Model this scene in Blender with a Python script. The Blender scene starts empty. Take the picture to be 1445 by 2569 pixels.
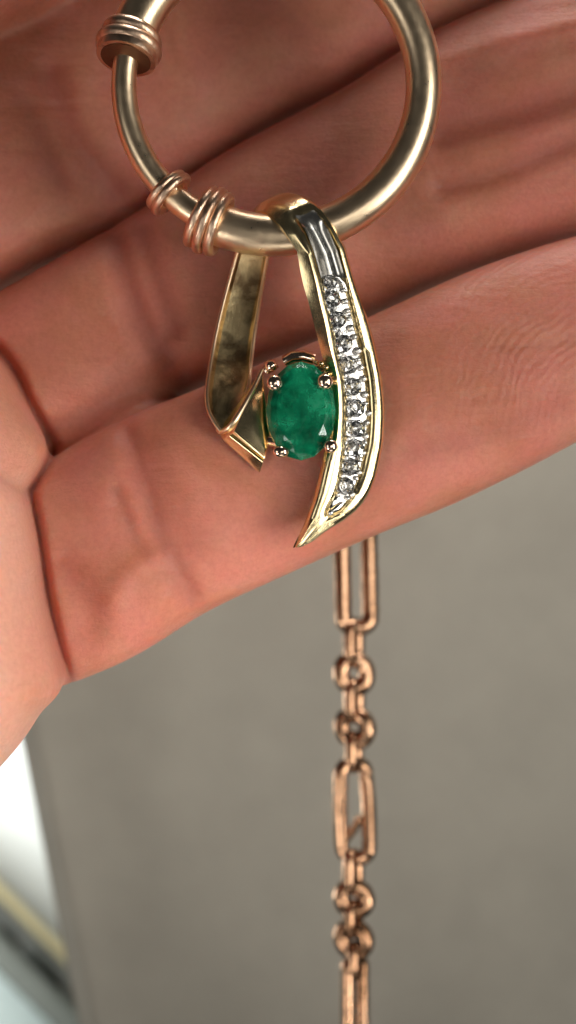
import bpy, bmesh, math, random
import numpy as np
from mathutils import Vector, Matrix
random.seed(7)
R = math.radians
sc = bpy.context.scene
col = sc.collection
# ------------------------------------------------------------------ camera (one unit is one centimetre)
DIST = 14.0                      # lens to the pendant's plane (y = 0)
SC = 330.0                       # photo pixels per centimetre on that plane
cam_d = bpy.data.cameras.new('camera'); cam = bpy.data.objects.new('camera', cam_d); col.objects.link(cam)
cam.location = (0, -DIST, 0); cam.rotation_euler = (R(90), 0, 0)
cam_d.sensor_fit = 'VERTICAL'; cam_d.sensor_height = 24.0
cam_d.lens = 24.0 * DIST / (2569 / SC)
cam_d.clip_start = 0.1; cam_d.clip_end = 500
cam_d.dof.use_dof = True; cam_d.dof.focus_distance = DIST - 0.15
cam_d.dof.aperture_fstop = (cam_d.lens * 1e-3) / 0.30
sc.camera = cam
# ------------------------------------------------------------------ world and lamps
w = bpy.data.worlds.new('World'); sc.world = w; w.use_nodes = True
w.node_tree.nodes['Background'].inputs[0].default_value = (0.95, 0.93, 0.88, 1)
w.node_tree.nodes['Background'].inputs[1].default_value = 0.02
sc.view_settings.view_transform = 'Standard'; sc.view_settings.look = 'None'
sc.view_settings.exposure = 0.12; sc.view_settings.gamma = 1
sc.cycles.use_denoising = True; sc.cycles.max_bounces = 10; sc.cycles.transmission_bounces = 8
sc.cycles.caustics_reflective = False; sc.cycles.caustics_refractive = False
sc.cycles.sample_clamp_indirect = 4

def lamp(name, loc, target, sx, sy, power, colour):
    d = bpy.data.lights.new(name, 'AREA'); d.shape = 'RECTANGLE'; d.size = sx; d.size_y = sy
    d.energy = power; d.color = colour
    o = bpy.data.objects.new(name, d); col.objects.link(o)
    o.location = loc
    o.rotation_euler = (Vector(target) - Vector(loc)).to_track_quat('-Z', 'Y').to_euler()
    return o
# two tall panes of the window on the right, added fill lamps in front and on the left, light from low on the left, light on the wall
def spread(o, deg): o.data.spread = R(deg); return o
spread(lamp('window_light', (13, -9, -7.0), (-1.0, 0, -3.1), 4, 5.5, 96, (1.0, 0.97, 0.90)), 34)
spread(lamp('window_light', (13.0, -12, 0.5), (0.3, 0, -0.6), 8, 12, 960, (1.0, 0.97, 0.90)), 150)
spread(lamp('front_fill_light', (6.0, -20, -4), (0.3, 0, -2.9), 9, 7, 34, (1.0, 0.97, 0.91)), 30)  # unseen fill lamp, added to brighten gold that faces the camera
spread(lamp('left_fill_light', (-11, -13, -1), (0.2, 0, -0.6), 6, 7, 26, (1.0, 0.97, 0.91)), 60)  # dim fill added so the band's left wall has light to reflect
spread(lamp('low_fill_light', (3, -24, -13.5), (0.0, 0, -3.5), 16, 10, 10, (1.0, 0.96, 0.89)), 28)  # low fill lamp added for front reflections in the gold
spread(lamp('low_left_light', (-8, -9, -9), (-0.6, 0, -2.6), 5, 5, 66, (1.0, 0.96, 0.90)), 50)
spread(lamp('under_light', (2, -4, -14), (0, 0, -3), 8, 6, 50, (1.0, 0.96, 0.90)), 80)
lamp('wall_light', (-9, 9.2, -3), (-5, 12, -7), 5, 6, 1840, (0.97, 1.0, 0.98))
spread(lamp('room_light', (6, 2.2, 16), (5, 7, -5), 14, 3, 1250, (1.0, 0.97, 0.92)), 80)

# ------------------------------------------------------------------ helpers
def P(px, py, y=0.0):
    """a point of the photograph at its own distance y behind the pendant's plane"""
    k = (DIST + y) / DIST / SC
    return Vector(((px - 722.5) * k, y, (1284.5 - py) * k))

def tag(o, label=None, cat=None, group=None, kind=None):
    if label: o['label'] = label
    if cat: o['category'] = cat
    if group: o['group'] = group
    if kind: o['kind'] = kind
    return o

def empty(name, loc, label, cat, group=None):
    o = bpy.data.objects.new(name, None); col.objects.link(o); o.location = loc
    o.empty_display_size = 0.3
    return tag(o, label, cat, group)

def link(name, me, mat, parent=None, loc=None):
    if mat and not me.materials: me.materials.append(mat)
    o = bpy.data.objects.new(name, me); col.objects.link(o)
    if parent:
        o.parent = parent
        o.matrix_parent_inverse = Matrix.Translation(-Vector(parent_world(parent)))
    if loc is not None: o.location = loc
    return o
def parent_world(p):
    v = Vector(p.location)
    while p.parent:
        v = v + p.matrix_parent_inverse.translation if False else v
        p = p.parent
    return v

def mesh_from(verts, faces, smooth=35):
    me = bpy.data.meshes.new('mesh'); me.from_pydata([tuple(v) for v in verts], [], faces)
    bm = bmesh.new(); bm.from_mesh(me); bmesh.ops.recalc_face_normals(bm, faces=bm.faces); bm.to_mesh(me); bm.free()
    for p in me.polygons: p.use_smooth = smooth > 0
    if smooth > 0: me.set_sharp_from_angle(angle=R(smooth))
    return me

def loft(rings, caps=True, closed=False, smooth=35):
    n = len(rings[0]); V = [v for r in rings for v in r]; F = []
    m = len(rings)
    for i in range(m if closed else m - 1):
        a, b = i * n, ((i + 1) % m) * n
        for j in range(n):
            k = (j + 1) % n
            F.append((a + j, a + k, b + k, b + j))
    if caps and not closed:
        F.append(tuple(range(n - 1, -1, -1))); F.append(tuple(range((m - 1) * n, m * n)))
    return V, F

def join(parts):
    V, F = [], []
    for v, f in parts:
        o = len(V); V += list(v); F += [tuple(i + o for i in g) for g in f]
    return V, F

def catmull(pts, sub):
    """smooth interpolation through a list of tuples of numbers"""
    A = np.array(pts, float); n = len(A); out = []
    for i in range(n - 1):
        p0, p1, p2, p3 = A[max(i - 1, 0)], A[i], A[i + 1], A[min(i + 2, n - 1)]
        for k in range(sub):
            t = k / sub
            out.append(0.5 * ((2 * p1) + (p2 - p0) * t + (2 * p0 - 5 * p1 + 4 * p2 - p3) * t * t + (3 * p1 - p0 - 3 * p2 + p3) * t ** 3))
    out.append(A[-1]); return out

def tube(path, rad, n=16, closed=False, caps=True):
    """path of Vectors, rad a number or a list"""
    m = len(path); rings = []
    up = None
    for i, p in enumerate(path):
        a = path[(i - 1) % m] if (closed or i > 0) else path[i]
        b = path[(i + 1) % m] if (closed or i < m - 1) else path[i]
        t = (b - a).normalized()
        if up is None:
            up = t.cross(Vector((0, 1, 0)))
            if up.length < 0.1: up = t.cross(Vector((1, 0, 0)))
            up.normalize()
        up = (up - t * up.dot(t)).normalized(); s = t.cross(up)
        r = rad[i] if hasattr(rad, '__len__') else rad
        rings.append([p + (up * math.cos(2 * math.pi * j / n) + s * math.sin(2 * math.pi * j / n)) * r for j in range(n)])
    return loft(rings, caps, closed)

def torus(c, axis, major, minor, n=48, k=12, ry=None):
    axis = Vector(axis).normalized()
    u = axis.orthogonal().normalized(); v = axis.cross(u)
    return tube([c + (u * math.cos(2 * math.pi * i / n) + v * math.sin(2 * math.pi * i / n)) * major for i in range(n)], minor, k, closed=True)

def ball(c, r, squash=(1, 1, 1), sub=2):
    bm = bmesh.new(); bmesh.ops.create_icosphere(bm, subdivisions=sub, radius=1)
    V = [Vector((v.co.x * r * squash[0], v.co.y * r * squash[1], v.co.z * r * squash[2])) + c for v in bm.verts]
    F = [tuple(v.index for v in f.verts) for f in bm.faces]; bm.free(); return V, F

# ------------------------------------------------------------------ materials
def mat(name):
    m = bpy.data.materials.new(name); m.use_nodes = True
    nt = m.node_tree; b = nt.nodes['Principled BSDF']
    return m, nt, b
def N(nt, kind, **kw):
    n = nt.nodes.new(kind)
    for k, v in kw.items():
        if k in n.inputs: n.inputs[k].default_value = v
        else: setattr(n, k, v)
    return n
def coords(nt, scale=(1, 1, 1), rot=(0, 0, 0)):
    g = N(nt, 'ShaderNodeNewGeometry')
    mp = N(nt, 'ShaderNodeMapping'); mp.inputs['Scale'].default_value = scale; mp.inputs['Rotation'].default_value = rot
    tc = N(nt, 'ShaderNodeTexCoord')
    nt.links.new(tc.outputs['Object'], mp.inputs[0]); return mp.outputs[0]
def ramp(nt, src, stops):
    r = N(nt, 'ShaderNodeValToRGB'); e = r.color_ramp.elements
    while len(e) < len(stops): e.new(0.5)
    for q, (p, c) in zip(e, stops): q.position = p; q.color = (*c, 1) if len(c) == 3 else c
    nt.links.new(src, r.inputs[0]); return r.outputs[0]
def noise(nt, vec, scale, detail=4, rough=0.55, dist=0.0):
    n = N(nt, 'ShaderNodeTexNoise'); n.inputs['Scale'].default_value = scale; n.inputs['Detail'].default_value = detail
    n.inputs['Roughness'].default_value = rough; n.inputs['Distortion'].default_value = dist
    nt.links.new(vec, n.inputs['Vector']); return n.outputs[0]
def bump(nt, h, strength, dist, prev=None):
    b = N(nt, 'ShaderNodeBump'); b.inputs['Strength'].default_value = strength; b.inputs['Distance'].default_value = dist
    nt.links.new(h, b.inputs['Height'])
    if prev: nt.links.new(prev, b.inputs['Normal'])
    return b.outputs[0]

def metal(name, light, dark, rough, scratch=0.3, patina=(0.25, 0.4), rough_var=0.15, pscale=5.0):
    m, nt, b = mat(name); v = coords(nt)
    n1 = noise(nt, v, pscale, 6, 0.6, 0.4)
    c = ramp(nt, n1, [(patina[0], dark), (patina[1], light), (1.0, light)])
    nt.links.new(c, b.inputs['Base Color']); b.inputs['Metallic'].default_value = 1
    n2 = noise(nt, v, 14, 5, 0.6)
    mr = N(nt, 'ShaderNodeMapRange'); mr.inputs['To Min'].default_value = rough - rough_var * 0.5; mr.inputs['To Max'].default_value = rough + rough_var
    nt.links.new(n2, mr.inputs[0]); nt.links.new(mr.outputs[0], b.inputs['Roughness'])
    v2 = coords(nt, (60, 60, 9), (0.3, 0.5, 0.2))
    n3 = noise(nt, v2, 1.0, 3, 0.7)
    n4 = noise(nt, v, 22, 4, 0.6)
    nb = bump(nt, n3, scratch, 0.004); nb = bump(nt, n4, scratch * 0.8, 0.008, nb)
    nt.links.new(nb, b.inputs['Normal']); return m

M = {}
M['yellow_gold'] = metal('polished_yellow_gold', (0.98, 0.80, 0.46), (0.85, 0.64, 0.34), 0.17, 0.12)
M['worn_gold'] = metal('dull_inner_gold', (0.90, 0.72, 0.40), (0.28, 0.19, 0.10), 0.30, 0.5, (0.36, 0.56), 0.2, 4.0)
M['hoop_gold'] = metal('brushed_rose_yellow_gold', (1.0, 0.77, 0.52), (0.96, 0.68, 0.45), 0.28, 0.14)
M['collar_gold'] = metal('worn_rose_gold_collar', (0.95, 0.67, 0.48), (0.42, 0.24, 0.15), 0.30, 0.6, (0.3, 0.5))
M['chain_gold'] = metal('rose_gold_chain', (0.50, 0.295, 0.18), (0.20, 0.10, 0.05), 0.17, 0.35, (0.34, 0.6), 0.1, 2.5)
M['polished_white_gold'] = metal('polished_white_gold', (0.95, 0.92, 0.86), (0.8, 0.77, 0.72), 0.17, 0.03)
M['mouth_shade_gold'] = metal('mouth_shade_gold', (0.22, 0.12, 0.07), (0.08, 0.04, 0.03), 0.45, 0.5)
M['white_gold'] = metal('white_gold_setting', (0.93, 0.90, 0.86), (0.55, 0.50, 0.47), 0.14, 0.3, (0.3, 0.45), 0.1, 16.0)
# diamond
m, nt, b = mat('diamond'); b.inputs['Base Color'].default_value = (0.97, 0.98, 0.98, 1)
b.inputs['Transmission Weight'].default_value = 0.97; b.inputs['IOR'].default_value = 2.25; b.inputs['Roughness'].default_value = 0.0
M['diamond'] = m
# emerald: cloudy green beryl
m, nt, b = mat('emerald'); v = coords(nt)
c = ramp(nt, noise(nt, v, 3.0, 7, 0.66, 0.3), [(0.36, (0.0, 0.10, 0.04)), (0.48, (0.004, 0.33, 0.15)), (0.58, (0.03, 0.62, 0.30)), (0.75, (0.22, 0.70, 0.45))])
nt.links.new(c, b.inputs['Base Color'])
b.inputs['Transmission Weight'].default_value = 0.6; b.inputs['IOR'].default_value = 1.5
nr = N(nt, 'ShaderNodeMapRange'); nr.inputs['To Min'].default_value = 0.10; nr.inputs['To Max'].default_value = 0.2
nt.links.new(noise(nt, v, 8, 5, 0.7), nr.inputs[0]); nt.links.new(nr.outputs[0], b.inputs['Roughness'])
nt.links.new(bump(nt, noise(nt, v, 16, 5, 0.7), 0.25, 0.01), b.inputs['Normal'])
M['emerald'] = m
# skin
m, nt, b = mat('skin'); v = coords(nt)
c1 = ramp(nt, noise(nt, v, 1.5, 6, 0.65, 0.6), [(0.28, (0.50, 0.185, 0.105)), (0.5, (0.59, 0.225, 0.14)), (0.75, (0.65, 0.30, 0.195))])
c2 = ramp(nt, noise(nt, v, 22, 4, 0.7), [(0.3, (0.88, 0.84, 0.82)), (0.6, (1.0, 1.0, 1.0))])
mx = N(nt, 'ShaderNodeMix', data_type='RGBA', blend_type='MULTIPLY'); mx.inputs[0].default_value = 0.9
# redder and paler patches; the palm itself is paler than the fingers
pk = ramp(nt, noise(nt, v, 1.7, 3, 0.5, 0.3), [(0.36, (0, 0, 0)), (0.68, (1, 1, 1))])
m2 = N(nt, 'ShaderNodeMix', data_type='RGBA', blend_type='MIX'); nt.links.new(c1, m2.inputs[6]); m2.inputs[7].default_value = (0.70, 0.24, 0.20, 1)
k2 = N(nt, 'ShaderNodeMath', operation='MULTIPLY'); k2.inputs[1].default_value = 0.55; nt.links.new(pk, k2.inputs[0]); nt.links.new(k2.outputs[0], m2.inputs[0])
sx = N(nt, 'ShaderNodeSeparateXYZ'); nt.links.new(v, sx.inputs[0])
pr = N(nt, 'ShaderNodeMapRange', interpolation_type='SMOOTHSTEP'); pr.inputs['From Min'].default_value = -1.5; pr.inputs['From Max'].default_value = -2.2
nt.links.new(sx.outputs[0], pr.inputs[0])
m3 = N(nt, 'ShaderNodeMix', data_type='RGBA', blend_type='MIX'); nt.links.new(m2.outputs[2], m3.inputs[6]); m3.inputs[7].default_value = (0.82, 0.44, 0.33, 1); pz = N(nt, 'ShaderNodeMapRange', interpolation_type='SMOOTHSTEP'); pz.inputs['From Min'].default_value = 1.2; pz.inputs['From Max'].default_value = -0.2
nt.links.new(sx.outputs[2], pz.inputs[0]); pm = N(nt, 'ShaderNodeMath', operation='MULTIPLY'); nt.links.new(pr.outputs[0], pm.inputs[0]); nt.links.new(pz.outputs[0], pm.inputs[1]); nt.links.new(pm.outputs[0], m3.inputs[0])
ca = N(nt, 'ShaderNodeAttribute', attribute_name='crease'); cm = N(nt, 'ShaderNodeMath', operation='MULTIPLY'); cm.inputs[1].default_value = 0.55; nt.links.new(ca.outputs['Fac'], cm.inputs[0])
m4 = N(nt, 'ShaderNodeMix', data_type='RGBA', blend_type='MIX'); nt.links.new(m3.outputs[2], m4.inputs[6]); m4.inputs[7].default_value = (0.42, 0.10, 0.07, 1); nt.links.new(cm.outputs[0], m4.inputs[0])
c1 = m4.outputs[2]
nt.links.new(c1, mx.inputs[6]); nt.links.new(c2, mx.inputs[7]); nt.links.new(mx.outputs[2], b.inputs['Base Color'])
b.inputs['Subsurface Weight'].default_value = 0.8; b.inputs['Subsurface Radius'].default_value = (1.0, 0.28, 0.14)
b.inputs['Subsurface Scale'].default_value = 0.20
b.inputs['Roughness'].default_value = 0.5; b.inputs['Specular IOR Level'].default_value = 0.35
# long faint wrinkles that follow the fingers, papillary ridges, pores
va = coords(nt, (0.45, 0.8, 3.2), (0, R(21), 0))
h1 = noise(nt, va, 2.2, 4, 0.55, 0.3)
wv = N(nt, 'ShaderNodeTexWave', wave_type='RINGS', rings_direction='SPHERICAL'); wv.inputs['Scale'].default_value = 4.6
wv.inputs['Distortion'].default_value = 9.0; wv.inputs['Detail'].default_value = 2.0; wv.inputs['Detail Scale'].default_value = 0.6
mp = N(nt, 'ShaderNodeMapping'); mp.inputs['Location'].default_value = (-2.6, 0, -0.6)
tc = N(nt, 'ShaderNodeTexCoord'); nt.links.new(tc.outputs['Object'], mp.inputs[0]); nt.links.new(mp.outputs[0], wv.inputs['Vector'])
h3 = noise(nt, v, 26, 5, 0.65)
# the ridges show on the pad of the little finger only
sp = N(nt, 'ShaderNodeTexGradient', gradient_type='SPHERICAL'); mq = N(nt, 'ShaderNodeMapping')
mq.inputs['Location'].default_value = tuple(-q / 1.1 for q in P(1330, 850, 0.1)); mq.inputs['Scale'].default_value = (1 / 1.1,) * 3
nt.links.new(tc.outputs['Object'], mq.inputs[0]); nt.links.new(mq.outputs[0], sp.inputs[0])
rid = N(nt, 'ShaderNodeMath', operation='MULTIPLY'); nt.links.new(wv.outputs['Color'], rid.inputs[0]); nt.links.new(sp.outputs['Fac'], rid.inputs[1])
nb = bump(nt, h1, 0.35, 0.05); nb = bump(nt, rid.outputs[0], 0.45, 0.009, nb); nb = bump(nt, h3, 0.45, 0.012, nb)
vo = N(nt, 'ShaderNodeTexVoronoi', feature='DISTANCE_TO_EDGE'); vo.inputs['Scale'].default_value = 15.0
wob = N(nt, 'ShaderNodeMix', data_type='VECTOR'); wob.inputs[0].default_value = 0.06
nz = N(nt, 'ShaderNodeTexNoise'); nz.inputs['Scale'].default_value = 6; nt.links.new(coords(nt, (1, 1, 1.5), (0, R(21), 0)), nz.inputs['Vector'])
nt.links.new(coords(nt, (0.75, 1, 1.6), (0, R(21), 0)), wob.inputs[4]); nt.links.new(nz.outputs['Color'], wob.inputs[5]); nt.links.new(wob.outputs[1], vo.inputs['Vector'])
vr = N(nt, 'ShaderNodeMapRange'); vr.inputs['From Max'].default_value = 0.12; nt.links.new(vo.outputs['Distance'], vr.inputs[0])
nb = bump(nt, vr.outputs[0], 0.20, 0.005, nb)
nt.links.new(nb, b.inputs['Normal'])
M['skin'] = m
def plain(name, c, rough=0.6, var=0.12, scale=2.0, bmp=0.0):
    m, nt, b = mat(name); v = coords(nt)
    c1 = ramp(nt, noise(nt, v, scale, 5, 0.6), [(0.3, tuple(x * (1 - var) for x in c)), (0.7, tuple(min(1, x * (1 + var)) for x in c))])
    nt.links.new(c1, b.inputs['Base Color']); b.inputs['Roughness'].default_value = rough
    if bmp: nt.links.new(bump(nt, noise(nt, v, 30, 4), bmp, 0.02), b.inputs['Normal'])
    return m
M['taupe'] = plain('taupe_cloth', (0.34, 0.318, 0.268), 0.75, 0.07, 1.1, 0.3)
M['white'] = plain('white_paint', (0.86, 0.88, 0.85), 0.5, 0.02)
M['pale_blue'] = plain('pale_blue_paint', (0.55, 0.64, 0.62), 0.5, 0.04)
M['cream'] = plain('cream_paint', (0.72, 0.62, 0.36), 0.5, 0.05)
M['grey'] = plain('grey_stone', (0.17, 0.175, 0.16), 0.5, 0.25, 1.6)
M['dark_grey'] = plain('dark_stone', (0.03, 0.035, 0.03), 0.5, 0.3, 2.0)
M['pale_grey'] = plain('pale_stone', (0.22, 0.235, 0.21), 0.5, 0.12)

# ------------------------------------------------------------------ background
def sheet(name, pts_fn, nx, nz, m, thick, label=None):
    V, F = [], []
    for s in (0, 1):
        for i in range(nx + 1):
            for j in range(nz + 1):
                p = pts_fn(i / nx, j / nz); V.append(Vector((p[0], p[1] + s * thick, p[2])))
    q = (nx + 1) * (nz + 1); I = lambda s, i, j: s * q + i * (nz + 1) + j
    for i in range(nx):
        for j in range(nz):
            F.append((I(0, i, j), I(0, i + 1, j), I(0, i + 1, j + 1), I(0, i, j + 1)))
            F.append((I(1, i, j), I(1, i, j + 1), I(1, i + 1, j + 1), I(1, i + 1, j)))
    for i in range(nx): 
        for j in (0, nz): F.append((I(0, i, j), I(1, i, j), I(1, i + 1, j), I(0, i + 1, j)))
    for j in range(nz):
        for i in (0, nx): F.append((I(0, i, j), I(0, i, j + 1), I(1, i, j + 1), I(1, i, j)))
    return link(name, mesh_from(V, F, 50), m)
# the cloth's left edge runs down the line (40,1900) - (165,2569) at y = 6
eA, eB = P(42, 1900, 6.0), P(166, 2569, 6.0)
eslope = (eB.x - eA.x) / (eA.z - eB.z)
def cloth(u, v):
    z = 12 - 26 * v
    back = 0.10 * max(0, 1.0 - z)      # the cloth swings away towards the floor
    xe = eA.x + (eA.z - z) * eslope
    x = xe + (u ** 1.3) * 26
    s = x - xe
    fold = 0.07 * math.sin(s * 2.1 + 0.4) * math.exp(-s * 0.35) + 0.04 * math.sin(s * 0.8 + 1.0)
    edge = 0.10 * math.exp(-(s / 0.12) ** 2)
    return (x, 6.0 + fold + edge + back, z)
tag(sheet('curtain', cloth, 160, 24, M['taupe'], 0.06), 'taupe grey cloth hanging in soft folds behind the hand', 'curtain')
WY = 11.4
def flat(x0, x1, z0, z1, y): return lambda u, v: (x0 + (x1 - x0) * u, y, z0 + (z1 - z0) * v)
tag(sheet('wall', flat(-30, 30, -22, 24, WY + 0.6), 2, 2, M['white'], 0.2), kind='structure')
# the slanting window board low on the left: bands that run down to the right
def band(name, a, b, wpx, y, depth, m, parent, ext=2200):
    A, B = Vector(a), Vector(b); d = (B - A).normalized(); n = Vector((-d.y, d.x))
    A = A - d * ext; B = B + d * 700
    V = []
    for (q, s) in ((A, 0), (B, 0), (B, 1), (A, 1)):
        p = q + n * wpx * s; V.append(P(p.x, p.y, y))
    bm = bmesh.new(); vs = [bm.verts.new(v) for v in V] + [bm.verts.new(v + Vector((0, depth, 0))) for v in V]
    for f in ((0, 1, 2, 3), (7, 6, 5, 4), (0, 4, 5, 1), (1, 5, 6, 2), (2, 6, 7, 3), (3, 7, 4, 0)): bm.faces.new([vs[i] for i in f])
    bmesh.ops.bevel(bm, geom=bm.edges[:], offset=0.03, segments=3, affect='EDGES', profile=0.5)
    bmesh.ops.recalc_face_normals(bm, faces=bm.faces)
    me = bpy.data.meshes.new('mesh'); bm.to_mesh(me); bm.free()
    for p in me.polygons: p.use_smooth = True
    me.set_sharp_from_angle(angle=R(40))
    return link(name, me, m, parent)
sill = empty('window_board', P(40, 2420, 11.2), 'blurred pale board with cream edge and grey rails behind the cloth', 'window board')
band('cream_edge', (0, 2225), (120, 2345), 40, 11.2, 0.3, M['cream'], sill)
band('grey_rail', (0, 2262), (120, 2382), 95, 11.1, 0.4, M['grey'], sill)
band('pale_rail', (0, 2352), (120, 2472), 62, 10.8, 0.7, M['pale_grey'], sill)
band('groove', (0, 2410), (120, 2530), 26, 11.0, 0.5, M['dark_grey'], sill)
for k, (a, b2, ww) in enumerate((((-20, 2335), (30, 2378), 52), ((66, 2392), (140, 2474), 52))):
    A = Vector(a); B = Vector(b2); d = (B - A).normalized(); n = Vector((-d.y, d.x))
    vs = ball(Vector((0, 0, 0)), 1, sub=3)
    c = P(*(((A + B) / 2)), 11.1); L = (B - A).length / 2 / SC * (DIST + 11.1) / DIST; W = ww / 2 / SC * (DIST + 11.1) / DIST
    ang = math.atan2(-(B - A).y, (B - A).x)
    V = []
    for q in vs[0]:
        x, z = q.x * L * 1.25, q.z * W * 1.1
        V.append(c + Vector((x * math.cos(ang) - z * math.sin(ang), q.y * 0.12, x * math.sin(ang) + z * math.cos(ang))))
    link('notch', mesh_from(V, vs[1]), M['dark_grey'], sill)
band('lower_board', (0, 2440), (120, 2560), 900, 11.3, 0.3, M['pale_blue'], sill)

# ------------------------------------------------------------------ the hand
def finger(st, n=44):
    """st: (px, py, half width px, y centre, half depth cm)"""
    S = catmull(st, 8); rings = []
    C = [P(s[0], s[1], s[3]) for s in S]
    m = len(S)
    for i, s in enumerate(S):
        t = (C[min(i + 1, m - 1)] - C[max(i - 1, 0)]).normalized()
        sd = t.cross(Vector((0, 1, 0))).normalized(); dp = sd.cross(t).normalized()
        hw = (s[2] + 4) / SC * (DIST + s[3]) / DIST; ring = []
        for j in range(n):
            a = 2 * math.pi * j / n; ca, sa = math.cos(a), math.sin(a)
            e = 0.74
            ring.append(C[i] + sd * hw * math.copysign(abs(ca) ** e, ca) + dp * s[4] * math.copysign(abs(sa) ** e, sa))
        rings.append(ring)
    def cap(c, ring, t, hd):
        out = []
        for k in (1, 2, 3, 4, 5):
            a = k / 5.5 * math.pi / 2
            out.append([c + (q - c) * math.cos(a) + t * math.sin(a) * hd for q in ring])
        return out
    t0 = (C[0] - C[1]).normalized(); t1 = (C[-1] - C[-2]).normalized()
    a = cap(C[0], rings[0], t0, st[0][2] / SC * 0.9); b_ = cap(C[-1], rings[-1], t1, st[-1][2] / SC * 1.15)
    return loft(a[::-1] + rings + b_)
def pillow(outline, c, y, depth, n=10, e1=0.55, e2=0.8):
    O = catmull(outline + [outline[0]], 5)[:-1]; rings = []
    for k in range(-n, n + 1):
        ph = k / (n + 0.6) * math.pi / 2
        s = math.cos(ph) ** e1; h = math.copysign(abs(math.sin(ph)) ** e2, math.sin(ph)) * depth
        rings.append([P(c[0] + (q[0] - c[0]) * s, c[1] + (q[1] - c[1]) * s, y) + Vector((0, h, 0)) for q in O])
    return loft(rings)
pinky = [(60, 1475, 262, 0.55, 0.60), (212, 1410, 264, 0.53, 0.62), (396, 1304, 258, 0.59, 0.60), (612, 1207, 254, 0.63, 0.60), (832, 1115, 249, 0.65, 0.60),
         (1050, 1022, 253, 0.65, 0.62), (1290, 908, 248, 0.65, 0.60), (1530, 802, 222, 0.67, 0.54), (1760, 705, 175, 0.71, 0.42)]
ringf = [(-60, 1000, 195, 0.9, 0.55), (104, 921, 208, 1.02, 0.60), (280, 832, 218, 1.12, 0.62), (486, 731, 236, 1.20, 0.64), (696, 619, 262, 1.22, 0.66),
         (978, 476, 270, 1.22, 0.66), (1211, 363, 300, 1.2, 0.68), (1440, 270, 305, 1.15, 0.68), (1750, 150, 290, 1.05, 0.62), (2020, 45, 215, 1.1, 0.5)]
midf = [(-330, 590, 270, 1.0, 0.66), (-110, 460, 284, 1.3, 0.66), (105, 352, 288, 1.5, 0.68), (258, 270, 290, 1.6, 0.68), (491, 104, 298, 1.7, 0.70), (770, -42, 300, 1.7, 0.70),
        (1090, -222, 302, 1.7, 0.70), (1500, -400, 295, 1.6, 0.68), (1900, -560, 230, 1.3, 0.55)]
indf = [(-500, -20, 270, 0.95, 0.68), (-104, -172, 284, 1.1, 0.68), (60, -262, 286, 1.15, 0.68), (420, -450, 285, 1.2, 0.68), (900, -690, 280, 1.2, 0.66), (1500, -960, 215, 1.2, 0.52)]
P1 = [(58, 1238), (80, 1350), (102, 1500), (138, 1650), (154, 1712), (140, 1752), (100, 1790), (62, 1850), (0, 1925), (-160, 2090), (-520, 2300), (-900, 2250), (-1000, 1700), (-800, 1250), (-300, 1160), (-40, 1180)]
P2 = [(0, 912), (50, 1000), (98, 1085), (113, 1130), (92, 1185), (52, 1232), (-60, 1290), (-400, 1300), (-900, 1300), (-1000, 900), (-700, 700), (-250, 700), (-80, 820)]
P3 = [(-60, 760), (-20, 830), (-60, 920), (-400, 1000), (-900, 1000), (-1050, 600), (-700, -250), (-420, -250), (-300, 200), (-180, 600)]
FILL = [(40, 1080), (200, 1040), (420, 960), (440, 1060), (300, 1180), (120, 1260)]
parts = [finger(s) for s in (pinky, ringf, midf, indf)]
parts += [pillow(P1, (-330, 1660), -0.25, 1.1), pillow(P2, (-330, 1060), 0.1, 0.85), pillow(FILL, (240, 1090), 1.05, 0.5), pillow(P3, (-560, 500), 0.6, 0.95)]
V, F = join(parts)
me = bpy.data.meshes.new('hand_cage'); me.from_pydata([tuple(v) for v in V], [], F)
bm = bmesh.new(); bm.from_mesh(me)
for_side = bm.faces[:]; bmesh.ops.recalc_face_normals(bm, faces=for_side); bm.to_mesh(me); bm.free()
tmp = bpy.data.objects.new('cage', me); col.objects.link(tmp)
md = tmp.modifiers.new('r', 'REMESH'); md.mode = 'VOXEL'; md.voxel_size = 0.028; md.adaptivity = 0
dg = bpy.context.evaluated_depsgraph_get()
hm = bpy.data.meshes.new_from_object(tmp.evaluated_get(dg)); bpy.data.objects.remove(tmp)
n = len(hm.vertices); co = np.empty(n * 3); hm.vertices.foreach_get('co', co); co = co.reshape(-1, 3)
ne = len(hm.edges); ed = np.empty(ne * 2, int); hm.edges.foreach_get('vertices', ed); ed = ed.reshape(-1, 2)
deg = np.bincount(ed.ravel(), minlength=n).astype(float)[:, None]
def smooth(co, it, lam=0.6):
    for _ in range(it):
        s = np.zeros_like(co)
        for k in range(3): s[:, k] = np.bincount(ed[:, 0], co[ed[:, 1], k], n) + np.bincount(ed[:, 1], co[ed[:, 0], k], n)
        co = co + lam * (s / deg - co)
    return co
co = smooth(co, 16)
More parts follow.
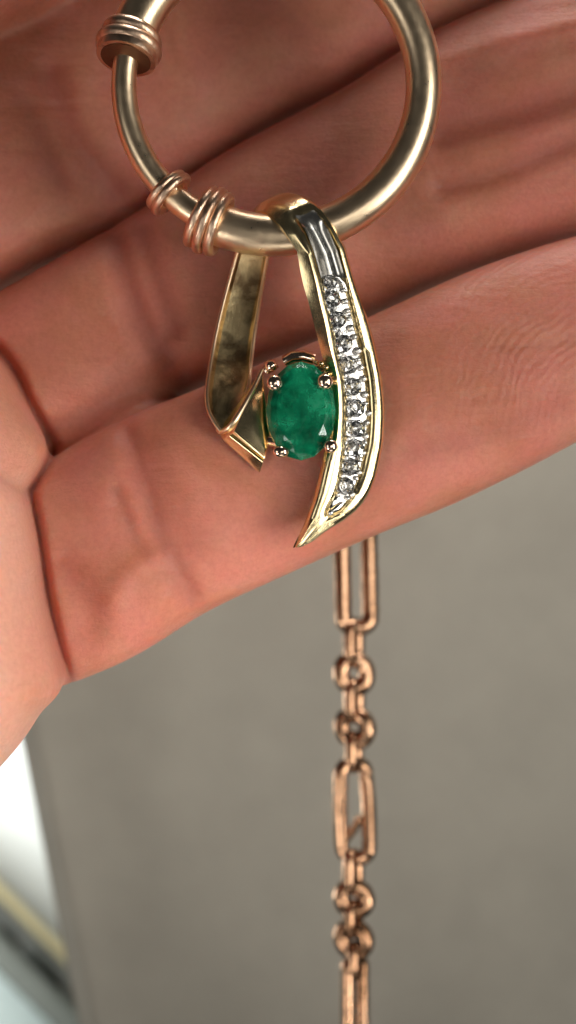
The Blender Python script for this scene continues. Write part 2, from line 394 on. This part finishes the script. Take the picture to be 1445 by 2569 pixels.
# flexion creases and soft hollows pressed into the palm side
kk = (DIST + co[:, 1]) / DIST / SC
px = co[:, 0] / kk + 722.5; py = 1284.5 - co[:, 2] / kk
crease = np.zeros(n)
def press(line, width, depth, front=2.0):
    L = np.array(catmull(line, 6)); best = np.full(n, 1e9)
    for a, b2 in zip(L[:-1], L[1:]):
        d = b2 - a; t = np.clip(((px - a[0]) * d[0] + (py - a[1]) * d[1]) / (d @ d), 0, 1)
        best = np.minimum(best, np.hypot(px - a[0] - t * d[0], py - a[1] - t * d[1]))
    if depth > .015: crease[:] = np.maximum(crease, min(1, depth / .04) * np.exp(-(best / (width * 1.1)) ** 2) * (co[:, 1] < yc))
    co[:, 1] += depth * (1.0 if depth > .1 else 1.6) * np.exp(-(best / width) ** 2) * (co[:, 1] < front) * (co[:, 1] < yc)
yc = 1.0
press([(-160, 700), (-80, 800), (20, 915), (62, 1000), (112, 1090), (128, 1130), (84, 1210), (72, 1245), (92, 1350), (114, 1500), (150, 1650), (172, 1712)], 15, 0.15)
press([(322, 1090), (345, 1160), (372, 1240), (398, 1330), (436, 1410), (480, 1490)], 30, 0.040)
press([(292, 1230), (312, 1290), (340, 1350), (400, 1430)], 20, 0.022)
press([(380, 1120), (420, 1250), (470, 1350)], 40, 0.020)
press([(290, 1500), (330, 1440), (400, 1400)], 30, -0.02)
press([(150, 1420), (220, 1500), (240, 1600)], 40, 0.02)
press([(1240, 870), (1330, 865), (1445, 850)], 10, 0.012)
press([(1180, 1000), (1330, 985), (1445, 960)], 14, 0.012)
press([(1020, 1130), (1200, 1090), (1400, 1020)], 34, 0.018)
yc = 1.6
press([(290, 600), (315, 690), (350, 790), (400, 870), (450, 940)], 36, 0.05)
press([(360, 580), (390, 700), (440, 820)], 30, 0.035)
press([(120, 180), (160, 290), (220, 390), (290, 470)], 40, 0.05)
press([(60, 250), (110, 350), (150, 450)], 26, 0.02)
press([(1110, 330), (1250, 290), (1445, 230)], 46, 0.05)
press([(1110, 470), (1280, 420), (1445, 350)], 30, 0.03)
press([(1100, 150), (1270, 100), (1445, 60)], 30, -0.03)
co = smooth(co, 2)
hm.vertices.foreach_set('co', co.ravel()); hm.update()
for p in hm.polygons: p.use_smooth = True
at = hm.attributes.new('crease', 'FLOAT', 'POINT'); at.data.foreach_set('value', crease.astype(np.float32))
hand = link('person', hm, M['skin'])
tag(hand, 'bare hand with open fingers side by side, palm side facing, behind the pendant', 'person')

# ------------------------------------------------------------------ the hoop
HC = (687, 214); HR = 376
def hp(deg, r=HR, y=0.0):
    a = R(deg); return P(HC[0] + r * math.cos(a), HC[1] - r * math.sin(a), y)
hoop = empty('hoop_clasp', P(HC[0], HC[1] + HR, 0), 'large open gold hoop clasp with three wire collars, seen across the fingers', 'clasp')
def arc(d0, d1, radf, n=90, r=HR):
    ds = [d0 + (d1 - d0) * i / n for i in range(n + 1)]
    return tube([hp(d, r if not callable(r) else r(d)) for d in ds], [radf(i / n) / SC for i in range(n + 1)], 28)
# degrees: 0 right, 270 bottom, 180 left. hollow tube from the collar at 245 round the right to the collar at 164
def hr(d): 
    return HR
def trad(t):
    return float(np.interp(t, [0, .12, .25, .4, .6, .8, 1], [54, 53, 49, 45, 48, 55, 60]))
V, F = arc(-115.5, 164, trad, 150)
link('tube', mesh_from(V, F, 40), M['hoop_gold'], hoop)
V, F = arc(158, 250, lambda t: 31 + 4 * t, 70)
link('rod', mesh_from(V, F, 40), M['hoop_gold'], hoop)
def collar(deg, beads, name='collar', lean=0.12):
    """beads: (offset in degrees, major px, minor px)"""
    L = []
    for off, mj, mn in beads:
        a = R(deg + off); tan = Vector((-math.sin(a), 0, math.cos(a)))
        L.append(torus(hp(deg + off), tan + Vector((0, -lean, 0)), mj / SC, mn / SC, 56, 14))
    V, F = join(L); return link(name, mesh_from(V, F, 60), M['collar_gold'], hoop)
collar(163.0, [(-1.8, 62, 17)], 'collar', .36)
collar(163.0, [(2.4, 67, 19)], 'collar', .36)
# the cup the rod slides into, a dark disc painting the shade in its mouth
a0 = R(168); tn = Vector((-math.sin(a0), -.36, math.cos(a0))).normalized(); c0 = hp(165.5)
V, F = join([tube([c0, c0 + tn * .05, c0 + tn * .10], [74 / SC, 79 / SC, 76 / SC], 40)])
link('cup', mesh_from(V, F, 40), M['collar_gold'], hoop)
V, F = tube([c0 + tn * .085, c0 + tn * .107], [64 / SC, 64 / SC], 40)
link('cup_mouth', mesh_from(V, F, 40), M['mouth_shade_gold'], hoop)
collar(225.3, [(-1.3, 53, 11), (1.3, 55, 12)], 'wire_collar', .1)
collar(245.0, [(-3.6, 72, 13), (-0.2, 77, 13), (3.4, 71, 14)], 'wire_collar', .1)
V, F = join([ball(hp(222.6 + k * 1.9, HR - 18 + 9 * (k % 2), -.09), 7 / SC, (1, .6, 1), 1) for k in range(3)])
link('solder', mesh_from(V, F, 60), M['hoop_gold'], hoop)

# ------------------------------------------------------------------ the pendant
pend = empty('pendant', P(788, 560, -0.1), 'gold ribbon pendant with oval green emerald and curved row of diamonds', 'pendant')
def tl(x, Lb): return (x - Lb) / SC * .28      # the band's face is turned a little to the right
def section(Lb, Lf, cl, cr, Rf, Rb, py_, yf, th, cd, pyR=None):
    """closed cross-section of the band; all px, depth in cm"""
    pyR = py_ if pyR is None else pyR
    w_ = max(Rb - Lb, 1)
    def q(x, y): return P(x, py_ + (pyR - py_) * (x - Lb) / w_, y + tl(x, Lb))
    dl = (cl - Lf); dr = (Rf - cr)
    return [q(Lb, yf + th), q(Lb - 1, yf + th * .45), q(Lf - 2, yf + .022), q(Lf + dl * .25, yf), q(cl - dl * .2, yf + .003), q(cl, yf + .02 * min(1, cd / .03)),
            q(cl + 3, yf + cd), q((cl + cr) / 2, yf + cd * 1.15), q(cr - 3, yf + cd), q(cr, yf + .02 * min(1, cd / .03)), q(cr + dr * .2, yf + .003), q(Rf - dr * .25, yf + .002),
            q(Rf + 1, yf + .03), q(Rb + 1, yf + th * .5), q(Rb - 2, yf + th), q((Lb + Rb) / 2, yf + th * 1.08)]
ST = [  # py, Lb, Lf, cl, cr, Rf(outer), yf, th, cd, pyR
    (630, 746, 766, 786, 848, 866, -.30, .15, .09, 622),
    (702, 759, 786, 806, 869, 888, -.30, .16, .085, 702),
    (760, 775, 798, 820, 884, 908, -.29, .17, .075, 760),
    (810, 788, 810, 833, 896, 925, -.28, .18, .075, 810),
    (870, 803, 822, 844, 910, 941, -.27, .19, .075, 870),
    (918, 815, 836, 853, 919, 951, -.265, .19, .075, 918),
    (958, 826, 842, 863, 926, 958, -.26, .19, .075, 958),
    (1030, 836, 846, 867, 931, 964, -.25, .19, .075, 1030),
    (1102, 829, 839, 865, 928, 961, -.24, .19, .075, 1102),
    (1138, 814, 826, 862, 921, 955, -.235, .19, .075, 1138),
    (1174, 805, 816, 858, 913, 948, -.23, .18, .075, 1174),
    (1210, 797, 808, 851, 902, 937, -.225, .17, .07, 1210),
    (1246, 788, 799, 838, 884, 919, -.22, .16, .065, 1246),
    (1276, 778, 789, 822, 860, 896, -.215, .15, .05, 1276),
    (1296, 771, 782, 815, 836, 873, -.21, .14, .015, 1296),
    (1312, 765, 775, 800, 818, 850, -.205, .13, .002, 1312),
    (1336, 754, 763, 780, 793, 812, -.20, .11, .0, 1336),
    (1358, 743, 751, 762, 771, 784, -.195, .09, .0, 1358),
    (1374, 736, 741, 747, 751, 757, -.19, .06, .0, 1372),
]
rings = []
# over the top of the hoop: explicit left and right edge points
TOP = [  # Lx, Ly, Ly_depth, Rx, Ry, Ry_depth, thickness, groove
    (606, 585, .27, 684, 560, .33, .07, 0), (616, 550, .20, 690, 512, .28, .07, 0), (634, 524, .08, 706, 487, .17, .07, 0),
    (655, 520, -.05, 742, 483, .04, .075, 0), (684, 538, -.17, 783, 497, -.08, .085, .0), (708, 562, -.25, 815, 530, -.165, .10, .02), (728, 592, -.29, 843, 572, -.205, .135, .075)]
cs = catmull([t for t in TOP], 4)
for (lx, ly, ld, rx, ry, rd, th, cd) in cs:
    A = P(lx, ly, ld); B = P(rx, ry, rd)
    rings.append(('top', A, B, th, max(cd, 0)))
# inward direction of the loop (towards the hoop's centre line)
def top_ring(A, B, th, cd, i):
    c = (A + B) / 2; core = P(700, 592, 0.0)
    inn = (core - c); ax = (B - A).normalized(); inn = (inn - ax * inn.dot(ax)).normalized()
    W = (B - A).length
    def q(f, d): return A + ax * W * f + inn * d
    bul = .02 if cd < .01 else .0
    return [q(0, th), q(-.01, th * .45), q(.10, .02), q(.2, .0 - bul * .5), q(.30, .003 - bul * .9), q(.36, .02 * min(1, cd / .03) - bul), q(.40, cd - bul), q(.60, cd * 1.04 - bul * 1.1), q(.80, cd - bul), q(.84, .02 * min(1, cd / .03) - bul * .9), q(.88, .003 - bul * .6),
            q(.95, .002), q(1.0, .03), q(1.01, th * .5), q(.98, th), q(.5, th * 1.05)]
R3 = [top_ring(a, b2, th, cd, i) for i, (_, a, b2, th, cd) in enumerate(rings)]
S = catmull(ST, 4)
R3 += [section(s[1], s[2], s[3], s[4], s[5], s[5], s[0], s[6], s[7], max(s[8], 0), s[9]) for s in S]
V, F = loft(R3)
link('curved_band', mesh_from(V, F, 48), M['yellow_gold'], pend)
# rear arm: the back of the ribbon, its hollow inner side facing us
RA = [(612, 560, .22, 686, 540, .28), (592, 630, .26, 674, 642, .30), (566, 720, .27, 657, 740, .29), (543, 810, .23, 643, 830, .24), (527, 890, .17, 634, 905, .18),
      (514, 975, .06, 629, 960, .06), (517, 1025, -.01, 615, 1010, -.01), (536, 1062, -.05, 592, 1050, -.05), (552, 1082, -.07, 580, 1080, -.07)]
RR = []
for (lx, ly, ld, rx, ry, rd) in catmull(RA, 5):
    A = P(lx, ly, ld); B = P(rx, ry, rd); ax = (B - A).normalized(); W = (B - A).length
    def q(f, d): return A + ax * W * f + Vector((0, d, 0))
    RR.append([q(0, .085), q(-.01, .04), q(.02, .0), q(.08, -.004), q(.12, .018), q(.17, .05), q(.5, .062), q(.84, .05), q(.905, .018), q(.94, -.004), q(.985, 0), q(1.0, .03), q(1.0, .085), q(.5, .12)])
V, F = loft(RR)
link('rear_arm', mesh_from(V, F, 50), M['worn_gold'], pend)
for k_ in (0, 1):
    V, F = tube([(r[3] if k_ == 0 else r[9]).lerp(r[2] if k_ == 0 else r[10], .5) + Vector((0, .006, 0)) for r in RR], .016, 10)
    link('strap_rim', mesh_from(V, F, 60), M['hoop_gold'], pend)
# the folded end: a facetted wedge that runs up to the emerald
def hull(pts, bev=0.006):
    bm = bmesh.new()
    for p in pts: bm.verts.new(p)
    r = bmesh.ops.convex_hull(bm, input=bm.verts)
    bmesh.ops.delete(bm, geom=[g for g in r['geom_interior'] if isinstance(g, bmesh.types.BMVert)], context='VERTS')
    bmesh.ops.dissolve_limit(bm, angle_limit=R(3), verts=bm.verts, edges=bm.edges)
    bmesh.ops.bevel(bm, geom=bm.edges[:], offset=bev, segments=2, affect='EDGES', profile=0.5)
    bmesh.ops.recalc_face_normals(bm, faces=bm.faces)
    me = bpy.data.meshes.new('mesh'); bm.to_mesh(me); bm.free()
    for p in me.polygons: p.use_smooth = True
    me.set_sharp_from_angle(angle=R(24)); return me
wedge = [P(588, 1083, -.15), P(657, 928, -.03), P(677, 1105, -.09), P(664, 1150, -.13), P(651, 1187, -.02), P(560, 1104, -.05), P(546, 1082, .02),
         P(640, 1170, .06), P(570, 1090, .08), P(672, 960, .08), P(676, 1120, .05)]
link('folded_end', hull(wedge), M['yellow_gold'], pend)
rim = [Vector(q) for q in catmull([tuple(P(*q)) for q in ((544, 1078, .0), (556, 1082, -.04), (584, 1062, -.10), (628, 990, -.07), (659, 926, -.02))], 6)]
V, F = tube(rim, [.012 + .012 * math.sin(i / 25 * math.pi) for i in range(len(rim))], 10); link('fold_rim', mesh_from(V, F, 60), M['hoop_gold'], pend)
V, F = tube([P(577, 1093, -.125), P(660, 1158, -.125)], .012, 8); link('fold_ridge', mesh_from(V, F, 60), M['yellow_gold'], pend)
# emerald
EC = (755, 1031); EA, EZ = 86 / SC, 122 / SC
def oval_stone(c, ax, az, table, crown, pav, n=16, keel=0.25):
    rings = []
    def rg(s, y, off=0.0, sz=None): return [c + Vector((ax * s * math.cos(2 * math.pi * (i + off) / n), y, az * (sz or s) * math.sin(2 * math.pi * (i + off) / n))) for i in range(n)]
    rings = [rg(table, -crown, 0), rg((1 + table) / 2 + .03, -crown * .62, .5), rg(1.0, -crown * .08, 0), rg(1.0, crown * .12, 0), rg(.62, pav * .6, .5), rg(.06, pav, 0, keel)]
    V = [v for r in rings for v in r]; F = []
    F.append(tuple(range(n)))
    for k in range(5):
        a, b2 = k * n, (k + 1) * n; half = k in (0, 3)
        half2 = k in (1, 4)
        for i in range(n):
            j = (i + 1) % n
            if k == 2: F.append((a + i, b2 + i, b2 + j, a + j))
            elif half: F.append((a + i, b2 + i, a + j)); F.append((a + j, b2 + i, b2 + j))
            else: F.append((a + i, b2 + j, a + j)); F.append((a + i, b2 + i, b2 + j))
    F.append(tuple(range(5 * n, 6 * n))); return V, F
V, F = oval_stone(P(*EC, -.24), EA * 1.0, EZ * 1.0, .70, .085, .26, 16, .4)
link('emerald', mesh_from(V, F, 0), M['emerald'], pend)
# basket: two oval rails, four claws, the solder joints
bk = []
for s, y, rr in ((.92, -.15, .024), (.80, -.03, .028)):
    bk.append(tube([P(*EC, -.2) + Vector((EA * s * math.cos(2 * math.pi * i / 48), y + .2, EZ * s * math.sin(2 * math.pi * i / 48))) for i in range(48)], rr, 10, closed=True))
V, F = join(bk); basket = link('stone_basket', mesh_from(V, F, 60), M['yellow_gold'], pend)
def claw(hx, hy, r, bx_, by_, sq=(1, .8, 1)):
    h = P(hx, hy, -.34); foot = P(bx_, by_, 0.0); mid = P(hx + (bx_ - hx) * .05 + (8 if hx > EC[0] else -8), hy, -.2)
    V, F = join([ball(h, r / SC, sq, 3), tube([Vector(q) for q in catmull([tuple(h), tuple(mid), tuple(foot)], 6)], .036, 12)])
    return link('claw', mesh_from(V, F, 60), M['claw'], pend)
M['claw'] = metal('bright_claw_gold', (0.95, 0.74, 0.58), (0.7, 0.5, 0.36), 0.09, 0.12)
claw(688, 960, 20, 700, 965); claw(815, 957, 20, 806, 965); claw(704, 1133, 18, 715, 1105, (1.15, .8, .85)); claw(829, 1119, 17, 812, 1100)
jl = [ball(P(x, y_, d), r / SC, (1, 1, .8), 2) for x, y_, d, r in ((806, 912, -.16, 9), (818, 922, -.18, 9), (812, 934, -.15, 8), (822, 938, -.2, 8), (802, 925, -.12, 9), (792, 908, -.1, 8), (818, 905, -.12, 10))]
jl.append(tube([P(795, 930, -.1), P(840, 925, -.12)], .05, 10))
V, F = join(jl); link('solder_joint', mesh_from(V, F, 60), M['yellow_gold'], pend)
V, F = join([tube([P(668, 930, .0), P(680, 920, -.02), P(694, 912, -.02)], .035, 12), ball(P(680, 918, -.05), 17 / SC, (1, 1, 1), 2)])
link('gallery_bar', mesh_from(V, F, 60), M['claw'], pend)
for pts, r_ in (([(716, 908, .0), (735, 896, -.02), (760, 894, -.02), (785, 902, .0)], .05), ([(835, 1090, -.1), (812, 1100, -.12)], .05), ([(670, 1105, -.05), (700, 1110, -.1)], .045)):
    V, F = tube([P(*q) for q in pts], r_, 12)
    link('gallery_bar', mesh_from(V, F, 60), M['claw'], pend)
# pave row: white plate with its mounds, ten diamonds, grains between them
def at_py(y_, i): 
    a = [s[0] for s in ST]; return float(np.interp(y_, a, [s[i] for s in ST]))
lin = []
for (lx, ly, ld, rx, ry, rd, th, cd) in catmull(TOP[4:], 6):
    if cd < .008: continue
    A = P(lx, ly, ld); B = P(rx, ry, rd); ax = B - A; inn = P(700, 592, 0) - (A + B) / 2; inn = (inn - ax * (inn.dot(ax) / ax.length_squared)).normalized()
    lin.append([A + ax * f + inn * d for f, d in ((.40, cd + .01), (.372, .008), (.40, cd * .35), (.48, cd * .75), (.60, cd * .93), (.72, cd * .78), (.80, cd * .38), (.828, .008), (.80, cd + .01))])
for k in range(14):
    y_ = 632 + 5.0 * k
    lb, cl, cr, yf, cd = at_py(y_, 1), at_py(y_, 3), at_py(y_, 4), at_py(y_, 6), at_py(y_, 8)
    W_ = cr - cl; g = lambda f, d: P(cl + W_ * f, y_, yf + d + tl(cl + W_ * f, lb))
    lin.append([g(.08, cd + .01), g(0.02, .008), g(.08, cd * .38), g(.26, cd * .78), g(.5, cd * .95), g(.74, cd * .8), g(.92, cd * .4), g(.98, .008), g(.92, cd + .01)])
V, F = loft(lin); link('groove_liner', mesh_from(V, F, 70), M['polished_white_gold'], pend)
plate = []
for k in range(60):
    y_ = 690 + (1288 - 690) * k / 59
    cl, cr, yf, cd = at_py(y_, 3), at_py(y_, 4), at_py(y_, 6), at_py(y_, 8)
    z = max(.004, min(cd, .075) * .52)
    u = .010 * math.sin(k * 1.9)
    lb = at_py(y_, 1); pp = lambda x, d: P(x, y_, yf + d + tl(x, lb))
    plate.append([pp(cl + 3, cd + .01), pp(cl + 3, z + .01), pp(cl + (cr - cl) * .3, z + u), pp((cl + cr) / 2, z + .008 - u), pp(cl + (cr - cl) * .75, z - u * .5), pp(cr - 3, z + .012), pp(cr - 3, cd + .01)])
V, F = loft(plate); link('pave_plate', mesh_from(V, F, 60), M['white_gold'], pend)
DM = [(833, 750, 20), (847, 802, 20), (862, 862, 21), (875, 916, 21), (886, 970, 21), (893, 1024, 21), (895, 1075, 21), (891, 1124, 21), (879, 1171, 21), (868, 1220, 20), (828, 708, 17)]
gem_me = None
for x, y_, r in DM:
    yf = at_py(y_, 6) + tl(x, at_py(y_, 1))
    V, F = oval_stone(Vector((0, 0, 0)), 1, 1, .46, .36, .50, 8, .06)
    if gem_me is None: gem_me = mesh_from(V, F, 0)
    o = link('diamond', gem_me, M['diamond'], pend)
    o.location = P(x, y_, yf + .008)
    s = r * 1.14 / SC; o.scale = (s, s, s); o.rotation_euler = (R(random.uniform(-9, 9)), R(random.uniform(0, 45)), R(random.uniform(-9, 9)))
bead_me = mesh_from(*ball(Vector((0, 0, 0)), 1, (1, 1, 1), 2), 60)
GR = [(866, 756, 10), (862, 728, 9), (872, 780, 9), (880, 823, 10), (874, 800, 7), (889, 845, 9), (898, 880, 11), (905, 922, 10), (899, 902, 7), (912, 950, 9), (916, 990, 10), (918, 1012, 7),
      (926, 1036, 9), (921, 1060, 8), (918, 1094, 9), (916, 1110, 7), (911, 1136, 9), (903, 1152, 8), (901, 1185, 9), (893, 1200, 8), (884, 1240, 9), (872, 1250, 8),
      (821, 776, 8), (838, 828, 9), (852, 890, 9), (866, 942, 8), (874, 996, 7), (874, 1050, 7), (873, 1100, 8), (868, 1148, 8), (860, 1193, 8), (850, 1240, 8)]
for x, y_, r in GR:
    yf = at_py(y_, 6) + tl(x, at_py(y_, 1))
    o = link('bead', bead_me, M['white_gold'], pend); o.location = P(x, y_, yf + .028)
    s = r / SC; o.scale = (s, s * .9, s * random.uniform(.8, 1.1))
V, F = join([tube([P(831, 1284, -.15), P(845, 1274, -.145), P(860, 1262, -.13)], [.02, .028, .018], 12), ball(P(829, 1286, -.155), 9 / SC, (1, 1, 1), 2)])
link('channel_end', mesh_from(V, F, 60), M['white_gold'], pend)
# cup over the first stone
V, F = join([tube([P(812, 712, -.22), P(817, 700, -.225), P(832, 694, -.22), P(848, 697, -.21), P(862, 712, -.19), P(868, 730, -.18)], .018, 10)])
link('channel_end', mesh_from(V, F, 60), M['white_gold'], pend)

# ------------------------------------------------------------------ the chain
CY = 2.8; CK = (DIST + CY) / DIST / SC
chain = empty('chain', P(888, 2700, CY), 'rose gold chain of long and round links hanging down behind the little finger', 'chain')
def stadium(cx, cy, hw, hh, r, rot=0.0, tilt=0.0, name='round_link', tex=0.0, skew=0.0, twist=0.0, flat=1.0):
    """px sizes of the centre line; rot = turn about the vertical; the corner radius is the half width"""
    c = P(cx, cy, CY); n_ = 30; pts = []
    rr = min(hw, hh) * (.72 if name == 'long_link' else .98)
    if name == 'round_link': r = 22; hw -= 1
    if name == 'connecting_link': r = 16.5
    def arcp(ox, oy, a0, a1, k): return [(ox + rr * math.cos(R(a0 + (a1 - a0) * i / k)), oy + rr * math.sin(R(a0 + (a1 - a0) * i / k))) for i in range(k + 1)]
    x0, y0 = hw - rr, hh - rr
    loop = arcp(x0, y0, 0, 90, 7) + arcp(-x0, y0, 90, 180, 7)
    if y0 > 2: loop += [(-hw, y0 - 2 * y0 * i / 16) for i in range(1, 16)]
    loop += arcp(-x0, -y0, 180, 270, 7) + arcp(x0, -y0, 270, 360, 7)
    if y0 > 2: loop += [(hw, -y0 + 2 * y0 * i / 16) for i in range(1, 16)]
    path, rad = [], []
    for i, (a, b2) in enumerate(loop):
        th = R(rot) + twist * b2 / max(hh, 1)
        x = a * math.cos(th); y = a * math.sin(th); z = b2 + a * tilt
        path.append(c + Vector((x + skew * b2, y, z)) * CK)
        rad.append((r + (tex * math.sin(i * 2.7) if a > 0 else 0)) * CK)
    V, F = tube(path, rad, 14, closed=True)
    return link(name, mesh_from(V, F, 60), M['chain_gold'], chain)
stadium(892, 1395, 35, 178, 22, 12, 0, 'long_link', 1.0, -.02)
stadium(888, 1610, 25, 46, 17, 62, 0, 'connecting_link')
stadium(888, 1690, 33, 36, 19, 8, -.1, 'round_link')
stadium(889, 1757, 24, 42, 17, 60, 0, 'connecting_link')
stadium(890, 1826, 34, 34, 19, -14, -.1, 'round_link')
stadium(888, 1886, 22, 38, 16, 68, 0, 'connecting_link')
stadium(889, 2034, 36, 118, 19, 4, 0, 'long_link', 0.8, -.03, .5)
stadium(886, 2186, 24, 42, 17, 60, 0, 'connecting_link')
stadium(888, 2255, 33, 30, 19, 10, -.15, 'round_link')
stadium(886, 2305, 22, 34, 17, 62, 0, 'connecting_link')
stadium(887, 2356, 32, 32, 19, -8, -.15, 'round_link')
stadium(890, 2410, 20, 34, 16, 75, 0, 'connecting_link')
stadium(890, 2560, 24, 150, 18, 38, 0, 'long_link', 1.0, .0)
stadium(890, 1180, 24, 55, 17, 65, 0, 'connecting_link')
stadium(889, 2728, 24, 42, 17, -40, 0, 'connecting_link')
for cy_, kind_ in ((2790, 0), (2850, 1), (2905, 0), (3060, 2)):
    if kind_ == 0: stadium(889, cy_, 24, 42, 16, 60, 0, 'connecting_link')
    elif kind_ == 1: stadium(889, cy_, 33, 34, 20, -8, -.1, 'round_link')
    else: stadium(889, cy_, 36, 130, 18, 20, 0, 'long_link', .8)
# slanting bar seen inside the second long link
V, F = tube([P(905, 2050, CY), P(885, 2085, CY + .03), P(856, 2118, CY + .02)], 11 * CK, 12)
link('bent_wire', mesh_from(V, F, 60), M['chain_gold'], chain)
